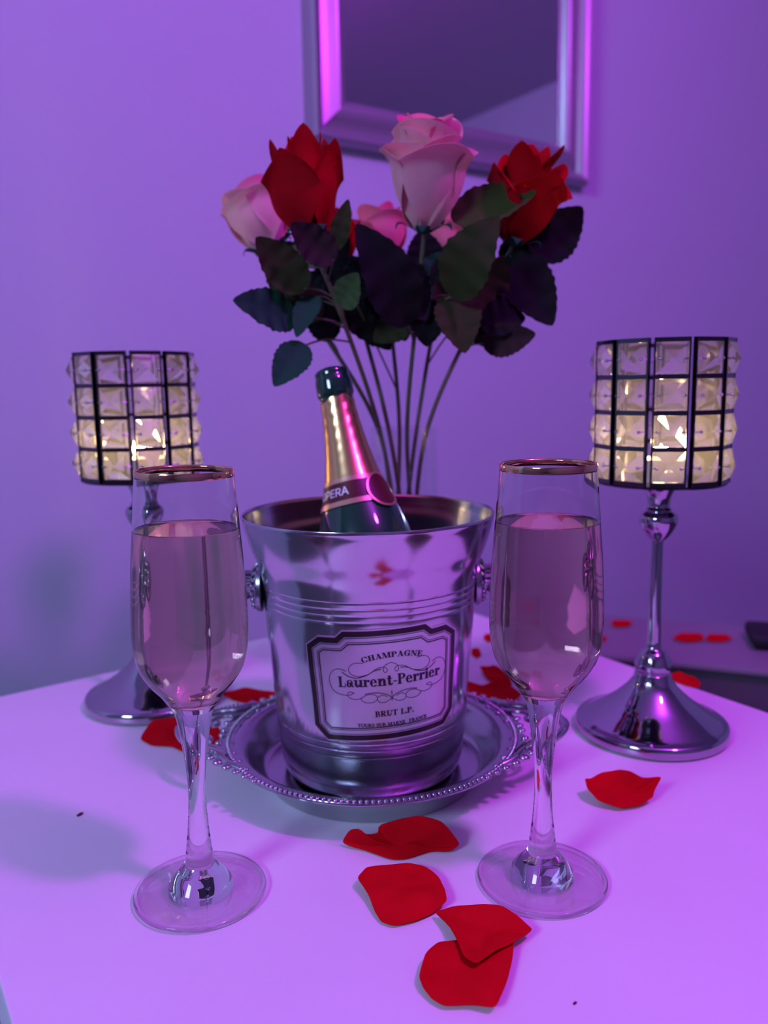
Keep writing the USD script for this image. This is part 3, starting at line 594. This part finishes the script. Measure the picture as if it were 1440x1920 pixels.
LEAVES=[
    ('C',(0.1254, 0.685, 1.1957),(0.0584, 0.7, 1.18),0.0150,0),
    ('A',(0.0922, 0.66, 1.1729),(0.0596, 0.69, 1.1143),0.0204,1),
    ('C',(0.1746, 0.735, 1.1939),(0.1321, 0.73, 1.1508),0.0183,2),
    ('C',(0.1434, 0.7, 1.0923),(0.1098, 0.72, 1.154),0.0187,2),
    ('C',(0.1274, 0.69, 1.085),(0.0862, 0.71, 1.0784),0.0120,3),
    ('A',(-0.0179, 0.655, 1.1676),(0.0221, 0.69, 1.0934),0.0204,2),
    ('B',(-0.1141, 0.65, 1.1116),(-0.0709, 0.69, 1.0991),0.0154,4),
    ('B',(-0.086, 0.66, 1.0455),(-0.0622, 0.68, 1.0791),0.0124,4),
    ('B',(-0.096, 0.66, 1.1598),(-0.0597, 0.68, 1.1213),0.0146,1),
    ('B',(-0.0677, 0.65, 1.1682),(-0.0358, 0.67, 1.1424),0.0122,3),
    ('B',(-0.0238, 0.66, 1.1868),(-0.0356, 0.67, 1.1505),0.0066,1),
    ('E',(0.0075, 0.7, 1.0742),(-0.0269, 0.72, 1.1186),0.0168,2),
    ('A',(0.0682, 0.68, 1.0699),(0.0596, 0.7, 1.1196),0.0164,1),
    ('B',(-0.068, 0.67, 1.0842),(-0.0532, 0.69, 1.1181),0.0090,4),
    ('A',(0.0376, 0.69, 1.0975),(0.0099, 0.71, 1.1432),0.0184,2),
    ('F',(0.0897, 0.74, 1.1189),(0.0483, 0.75, 1.1528),0.0196,2),
    ('B',(-0.0174, 0.67, 1.1331),(-0.0325, 0.69, 1.1093),0.0107,5),
    ('C',(0.1223, 0.71, 1.0996),(0.0839, 0.71, 1.0939),0.0140,2),
    ('D',(-0.0527, 0.74, 1.1483),(-0.0824, 0.76, 1.1654),0.0089,5),
    ('E',(-0.0105, 0.77, 1.1845),(-0.0065, 0.78, 1.1436),0.0112,4),
    ('F',(0.0485, 0.72, 1.1352),(0.063, 0.73, 1.0911),0.0162,1),
    ('G',(-0.047, 0.73, 1.1601),(-0.0351, 0.74, 1.1025),0.0145,2),
    ('C',(0.1024, 0.7, 1.1489),(0.0816, 0.71, 1.1028),0.0167,1),
    ('E',(0.0212, 0.74, 1.0832),(0.0076, 0.74, 1.1202),0.0136,3),
    ('D',(-0.0581, 0.74, 1.1211),(-0.045, 0.74, 1.0842),0.0127,2),
    ('F',(0.08, 0.76, 1.1584),(0.0656, 0.76, 1.1307),0.0130,2),
    ('C',(0.1373, 0.735, 1.176),(0.1045, 0.73, 1.1446),0.0125,2),
    ('G',(-0.0072, 0.74, 1.0789),(-0.0112, 0.74, 1.1204),0.0127,2),
    ('B',(-0.0921, 0.69, 1.1545),(-0.0673, 0.69, 1.1162),0.0118,1),
    ('B',(-0.0866, 0.71, 1.1359),(-0.0517, 0.71, 1.1004),0.0131,1),
    ('E',(-0.0719, 0.73, 1.0977),(-0.0342, 0.73, 1.1198),0.0125,2),
    ('G',(-0.0437, 0.72, 1.0831),(-0.052, 0.72, 1.119),0.0104,2),
    ('A',(-0.0068, 0.71, 1.082),(0.0251, 0.71, 1.1037),0.0122,1),
    ('A',(0.0385, 0.71, 1.0769),(0.0388, 0.71, 1.1166),0.0140,2),
    ('F',(0.0969, 0.74, 1.0774),(0.0686, 0.74, 1.1101),0.0136,3),
    ('C',(0.1307, 0.72, 1.1163),(0.0986, 0.72, 1.1345),0.0152,2),
    ('E',(0.0035, 0.75, 1.158),(-0.0256, 0.75, 1.1217),0.0148,2),
    ('F',(0.0377, 0.77, 1.1838),(0.0422, 0.77, 1.1416),0.0152,2),
    ('G',(-0.0291, 0.75, 1.1811),(-0.0536, 0.75, 1.1405),0.0128,2),
    ('C',(0.0872, 0.74, 1.1687),(0.078, 0.74, 1.1328),0.0166,1),
    ('F',(0.0609, 0.76, 1.1633),(0.0367, 0.76, 1.1265),0.0150,4),
    ('D',(-0.0917, 0.76, 1.1724),(-0.0685, 0.76, 1.1513),0.0110,2),
    ('E',(-0.0065, 0.74, 1.1204),(0.0219, 0.74, 1.1427),0.0146,2),
    ('A',(-0.0147, 0.7, 1.1336),(0.0114, 0.7, 1.103),0.0120,2),
    ('C',(0.114, 0.73, 1.1176),(0.0816, 0.73, 1.0909),0.0144,2),
    ('D',(-0.0494, 0.75, 1.122),(-0.0726, 0.75, 1.1408),0.0119,2),
]
SPOT = {'A': (0, -.010), 'B': (-.016, -.004), 'C': (.015, -.004), 'D': (-.015, .009), 'E': (.0, .015), 'F': (.011, .011), 'G': (-.011, -.012)}
BUILT = {}
for key, (b, t, r, n, m, inn, op, pt, lab) in ROSES.items():
    rs = thing('rose', lab, 'rose', group='artificial roses in the vase')
    b, t = np.array(b), np.array(t); ax = t - b; seed = ord(key) % 7
    bloom(rs, b, ax, np.linalg.norm(ax), r, n, M[m], seed, op, pt, M[inn] if inn else None)
    dx, dy = SPOT[key]; 
    un = np.array([dx, dy])/math.hypot(dx, dy); pp = np.array([-un[1], un[0]])      # stems cross in the vase without touching
    foot = np.array([*(np.array([VX, VY]) - un*.012 + pp*.0165), ZT + .0145]); rim = np.array([*(np.array([VX, VY]) + np.array([dx, dy])*1.3 + pp*.003), ZT + .250])
    mid = rim + (b - rim)*.55 + np.array([0, 0, .006])
    path = fine([foot, rim*.5 + foot*.5, rim, mid, b - ax*.10, b + ax*.02], .006)
    stem = obj('stem', cat_([tube(path, .0020, 8), blob(b + ax*.03, .0062, .0062, .0070)]), M['stem'], rs, smooth=40)
    Rm = frame_to(ax)
    for k in range(5):
        a = k*2*pi/5 + seed; dr = Rm @ np.array([math.cos(a), math.sin(a), 0]); axn = ax/np.linalg.norm(ax)
        def fn(u, v):
            w = .0058*np.sin(pi*np.clip(v, .02, 1)**.7)**.8 + .0002
            rr = .004 + .020*np.sin(v*1.5)*min(1, r/.026); z = -.004 + .020*v - .016*v**3
            tg = np.cross(axn, dr)
            return b + dr*rr[..., None] + axn*z[..., None] + tg*(u*w)[..., None]
        solid[str(rs.GetName())].append(grid(fn, 5, 17)[0]); obj('sepal', thick(grid(fn, 5, 9), .0005), M['sepal'], rs, smooth=True)
    BUILT[key] = (rs, path); solid[str(rs.GetName())] += [tube(fine(path, .0015), .0022, 8)[0]]
from scipy.spatial import cKDTree
E0 = np.array(eye)
for i, (key, tip, base, hw, lm) in enumerate(LEAVES):
    rs, path = BUILT[key]; own = str(rs.GetName())
    tree = cKDTree(np.vstack([p.reshape(-1, 3) for k, v in solid.items() if k != own for p in v])); best = None
    for dk in (0, .012, -.012, .024, -.024, .036, -.036, .05, -.05, .065, -.065, .08, -.08, .1, .12, .14, .16):
        t_, b_ = E0 + (np.array(tip)-E0)*(1+dk), E0 + (np.array(base)-E0)*(1+dk); h_ = hw*1.22*(1+dk)
        # its stalk runs down to a near point of the rose's stem
        for drop in (.018, .03, .006, .045, .06):
            j = np.argmin(np.linalg.norm(path - (b_ - (0, 0, drop)), axis=1))
            sk = fine([b_ + (t_-b_)*.04, b_*.55 + path[j]*.45 + (0, 0, .003), path[j]], .003)
            pts = np.vstack([leaf_mesh(t_, b_, h_, seed=i, nu=19, nv=41)[0], sk]); near = tree.query(pts)[0].min()
            if best is None or near > best[0]: best = (near, t_, b_, h_, sk, pts)
            if near > .0027: break
        if best[0] > .0027: break
    near, t_, b_, h_, sk, pts = best; solid[own].append(pts)
    lf = obj('leaf', thick(leaf_mesh(t_, b_, h_, seed=i), .0006), LEAFM[lm], rs, smooth=40); obj('leaf_stalk', tube(sk, .0009, 6), M['stem'], lf, smooth=True)

# ---------------------------------------------------------------- loose petals
PETALS = {
 'curled': [(-0.0304, 0.4905, 0.754), (-0.0253, 0.4886, 0.762), (-0.0186, 0.4845, 0.766), (-0.0148, 0.4882, 0.76), (-0.0071, 0.4914, 0.758), (-0.0062, 0.4843, 0.768), (0.008, 0.4863, 0.772), (0.0192, 0.4851, 0.774), (0.0334, 0.4818, 0.771), (0.0402, 0.4835, 0.763), (0.0455, 0.4838, 0.755), (0.0395, 0.4797, 0.752), (0.0269, 0.4823, 0.751), (0.0106, 0.4737, 0.751), (0.0011, 0.4734, 0.751), (-0.0149, 0.484, 0.751), (-0.0263, 0.4878, 0.752)],
 'flat': [(-0.0192, 0.4455, 0.758), (-0.0142, 0.4559, 0.757), (-0.002, 0.4585, 0.756), (0.0118, 0.4613, 0.757), (0.0209, 0.4579, 0.756), (0.0294, 0.4476, 0.755), (0.0321, 0.435, 0.756), (0.0323, 0.4247, 0.755), (0.0231, 0.418, 0.752), (0.013, 0.4118, 0.752), (0.0018, 0.4084, 0.752), (-0.0051, 0.4122, 0.752), (-0.0086, 0.4196, 0.753), (-0.0123, 0.4316, 0.755)],
 'upper': [(0.0247, 0.4173, 0.754), (0.0327, 0.4155, 0.757), (0.0396, 0.4136, 0.76), (0.0506, 0.4126, 0.762), (0.0614, 0.4107, 0.761), (0.0701, 0.4048, 0.759), (0.0762, 0.3984, 0.756), (0.0708, 0.3928, 0.756), (0.0631, 0.3859, 0.758), (0.0543, 0.379, 0.759), (0.0427, 0.3679, 0.759), (0.0371, 0.3747, 0.759), (0.035, 0.3866, 0.758), (0.0311, 0.4032, 0.756)],
 'lower': [(0.0137, 0.3656, 0.756), (0.0175, 0.3787, 0.757), (0.0254, 0.3895, 0.756), (0.0349, 0.3926, 0.755), (0.0426, 0.3898, 0.754), (0.0534, 0.3916, 0.754), (0.0647, 0.3896, 0.755), (0.0621, 0.378, 0.754), (0.0569, 0.362, 0.754), (0.0489, 0.3442, 0.755), (0.0381, 0.3487, 0.753), (0.0249, 0.3482, 0.753), (0.0192, 0.3531, 0.753), (0.0153, 0.3595, 0.754)],
 'right': [(0.1416, 0.5518, 0.764), (0.1458, 0.5526, 0.762), (0.1565, 0.5602, 0.764), (0.1673, 0.5598, 0.766), (0.1752, 0.5556, 0.766), (0.1817, 0.5473, 0.766), (0.1954, 0.5472, 0.766), (0.1872, 0.5388, 0.76), (0.1857, 0.5366, 0.757), (0.1759, 0.5317, 0.753), (0.1604, 0.5281, 0.753), (0.1462, 0.534, 0.756), (0.1411, 0.542, 0.76)],
 'behindL': [(-0.2097, 0.6556, 0.752), (-0.2033, 0.6721, 0.762), (-0.1872, 0.6725, 0.764), (-0.1718, 0.6661, 0.765), (-0.1524, 0.6507, 0.767), (-0.1437, 0.6516, 0.766), (-0.1371, 0.6422, 0.762), (-0.1383, 0.638, 0.756), (-0.1475, 0.6347, 0.753), (-0.1666, 0.6317, 0.751), (-0.1793, 0.6422, 0.751), (-0.1964, 0.6448, 0.751)],
 'bucketL': [(-0.161, 0.7529, 0.754), (-0.1467, 0.7543, 0.757), (-0.1327, 0.7542, 0.759), (-0.1039, 0.7417, 0.758), (-0.1109, 0.7358, 0.753), (-0.1283, 0.731, 0.751), (-0.1468, 0.7423, 0.751)],
 'clusterA': [(0.0792, 0.7689, 0.756), (0.0936, 0.7623, 0.755), (0.1073, 0.7677, 0.756), (0.1201, 0.7556, 0.756), (0.1271, 0.7358, 0.755), (0.1178, 0.7277, 0.751), (0.1076, 0.7191, 0.751), (0.0962, 0.7378, 0.751), (0.078, 0.7522, 0.751)],
 'clusterB': [(0.0962, 0.8114, 0.756), (0.1104, 0.81, 0.758), (0.1172, 0.8, 0.758), (0.1237, 0.7786, 0.755), (0.1228, 0.7661, 0.752), (0.108, 0.7722, 0.751), (0.1004, 0.7877, 0.752)],
 'smallA': [(0.0949, 0.8759, 0.753), (0.1002, 0.8801, 0.754), (0.1042, 0.8736, 0.753), (0.1039, 0.8613, 0.751), (0.0977, 0.8528, 0.751), (0.0936, 0.8636, 0.751)],
 'smallB': [(0.1147, 0.926, 0.753), (0.1213, 0.9329, 0.754), (0.1255, 0.9222, 0.754), (0.1258, 0.9154, 0.751), (0.118, 0.9078, 0.751), (0.1144, 0.918, 0.751)],
 'edge': [(0.2856, 0.7895, 0.754), (0.2947, 0.7867, 0.756), (0.3023, 0.7741, 0.756), (0.3066, 0.7616, 0.754), (0.3017, 0.7554, 0.751), (0.2926, 0.7615, 0.751), (0.2849, 0.7735, 0.751)],
 'benchA': [(0.4028, 1.2875, np.float64(0.656)), (0.3945, 1.2831, np.float64(0.6534)), (0.3851, 1.281, np.float64(0.6521)), (0.3725, 1.2825, np.float64(0.6525)), (0.3682, 1.2867, np.float64(0.6546)), (0.3666, 1.2921, np.float64(0.6574)), (0.376, 1.2957, np.float64(0.6595)), (0.3886, 1.296, np.float64(0.6599)), (0.3997, 1.2927, np.float64(0.6586))],
 'benchB': [(0.4871, 1.209, np.float64(0.656)), (0.4831, 1.2019, np.float64(0.6534)), (0.4662, 1.1989, np.float64(0.6521)), (0.4518, 1.2009, np.float64(0.6525)), (0.44, 1.2074, np.float64(0.6546)), (0.4437, 1.2152, np.float64(0.6574)), (0.4587, 1.2206, np.float64(0.6595)), (0.4745, 1.2212, np.float64(0.6599)), (0.4877, 1.2164, np.float64(0.6586))],
 'benchC': [(0.5305, 1.2041, np.float64(0.656)), (0.5204, 1.1991, np.float64(0.6534)), (0.5074, 1.1968, np.float64(0.6521)), (0.4929, 1.1985, np.float64(0.6525)), (0.4875, 1.2033, np.float64(0.6546)), (0.4903, 1.2092, np.float64(0.6574)), (0.4985, 1.2134, np.float64(0.6595)), (0.5141, 1.2137, np.float64(0.6599)), (0.5242, 1.2101, np.float64(0.6586))],
 'benchD': [(0.3384, 1.2084, np.float64(0.656)), (0.3356, 1.2064, np.float64(0.6534)), (0.3313, 1.2054, np.float64(0.6521)), (0.3259, 1.2061, np.float64(0.6525)), (0.3233, 1.208, np.float64(0.6546)), (0.3223, 1.2104, np.float64(0.6574)), (0.3272, 1.212, np.float64(0.6595)), (0.3326, 1.2121, np.float64(0.6599)), (0.3379, 1.2107, np.float64(0.6586))],
}
def petal(key, label, group=None):
    P = np.array(PETALS[key]); c = P.mean(0); n = len(P)
    rng = np.random.default_rng(len(key)*7 + ord(key[0]))
    zmin = P[:, 2].min(); q = np.vstack([P[-2:], P, P[:3]])
    t = np.arange(-2, n+3); from_t = np.linspace(0, n, 72, endpoint=False)
    out = fine(np.vstack([P, P[:1]]), 99) if False else np.array([[np.interp(x, t, q[:, d]) for d in range(3)] for x in from_t])
    k = np.array([.25, .5, .25])
    sm = np.array([np.convolve(np.r_[out[-1:, d], out[:, d], out[:1, d]], k, 'valid') for d in range(3)]).T
    V, S = [[c[0], c[1], 0]], 14
    zc = zmin + .0012; V[0][2] = zc
    for s in np.arange(1, S+1)/S:
        for a, (x, y, z) in enumerate(sm):
            zz = zc + (z - zc)*s**2.2 + .0006*math.sin(a*2*pi/72*5 + len(key))*s*s*(z > zmin + .002)
            V.append((c[0] + (x-c[0])*s, c[1] + (y-c[1])*s, max(zz, zmin)))
    Fc = [(0, 1+k, 1+(k+1) % 72) for k in range(72)]
    for i in range(S-1):
        for k_ in range(72):
            a, b = 1 + i*72 + k_, 1 + i*72 + (k_+1) % 72; Fc += [(a, a+72, b+72), (a, b+72, b)]
    f = np.array(Fc); v = np.array(V); big = min(1, np.ptp(P[:, 0])/.05)
    s01 = np.r_[0, np.repeat(np.arange(1, S+1)/S, 72)]; fold = meshkit.noise(np.column_stack([v[:, :2]*70, np.full(len(v), len(key)*3.7)]))
    v[:, 2] = np.maximum(v[:, 2] + big*.0070*(fold-.35)*(1 - s01**3), zmin)
    return tag(obj('rose_petal', thick((v, f), .0006), M['red'], smooth=True), label, 'petal', group)
G1, G2 = 'loose rose petals on the white table', 'rose petals on the low side table'
petal('curled', 'curled red rose petal just in front of the tray', G1)
petal('flat', 'flat squarish red petal lying in front of the curled one, left of the overlapping pair', G1)
petal('upper', 'red petal lying on top of the nearest petal, its edge hanging over it', G1)
petal('lower', 'large red rose petal nearest the camera, under another petal', G1)
petal('right', 'cupped red petal alone between the right flute and right candle holder', G1)
petal('behindL', 'red petal seen beside the stem of the left flute', G1)
petal('bucketL', 'red petal behind the tray on the left of the bucket', G1)
petal('clusterA', 'broad red petal behind the tray, left of the right flute stem', G1)
petal('clusterB', 'red petal just behind the broad petal at the right of the bucket', G1)
petal('smallA', 'small red petal close to the right side of the bucket', G1)
petal('smallB', 'tiny far red petal near the back corner of the table', G1)
petal('edge', 'red petal at the far table edge right of the candle holder stem', G1)
petal('benchA', 'red petal on the low side table left of the candle holder stem', G2)
petal('benchB', 'red petal on the low side table, left one of a touching pair', G2)
petal('benchC', 'red petal on the low side table, right one of a touching pair', G2)
petal('benchD', 'red petal on the low side table beside the right flute', G2)
def speck(x, y, r, label):
    v, f = blob((x, y, ZT + r*.3), r*1.6, r*.8, r*.35, rotz(x*9)); tag(obj('speck', (v, f), M['speck'], smooth=True), label, 'speck', 'specks on the white table')
speck(-.2167, .5357, .0018, 'brown flake on the white table left of the left flute')
speck(.0880, .3520, .0009, 'tiny dark speck on the table right of the nearest petals')
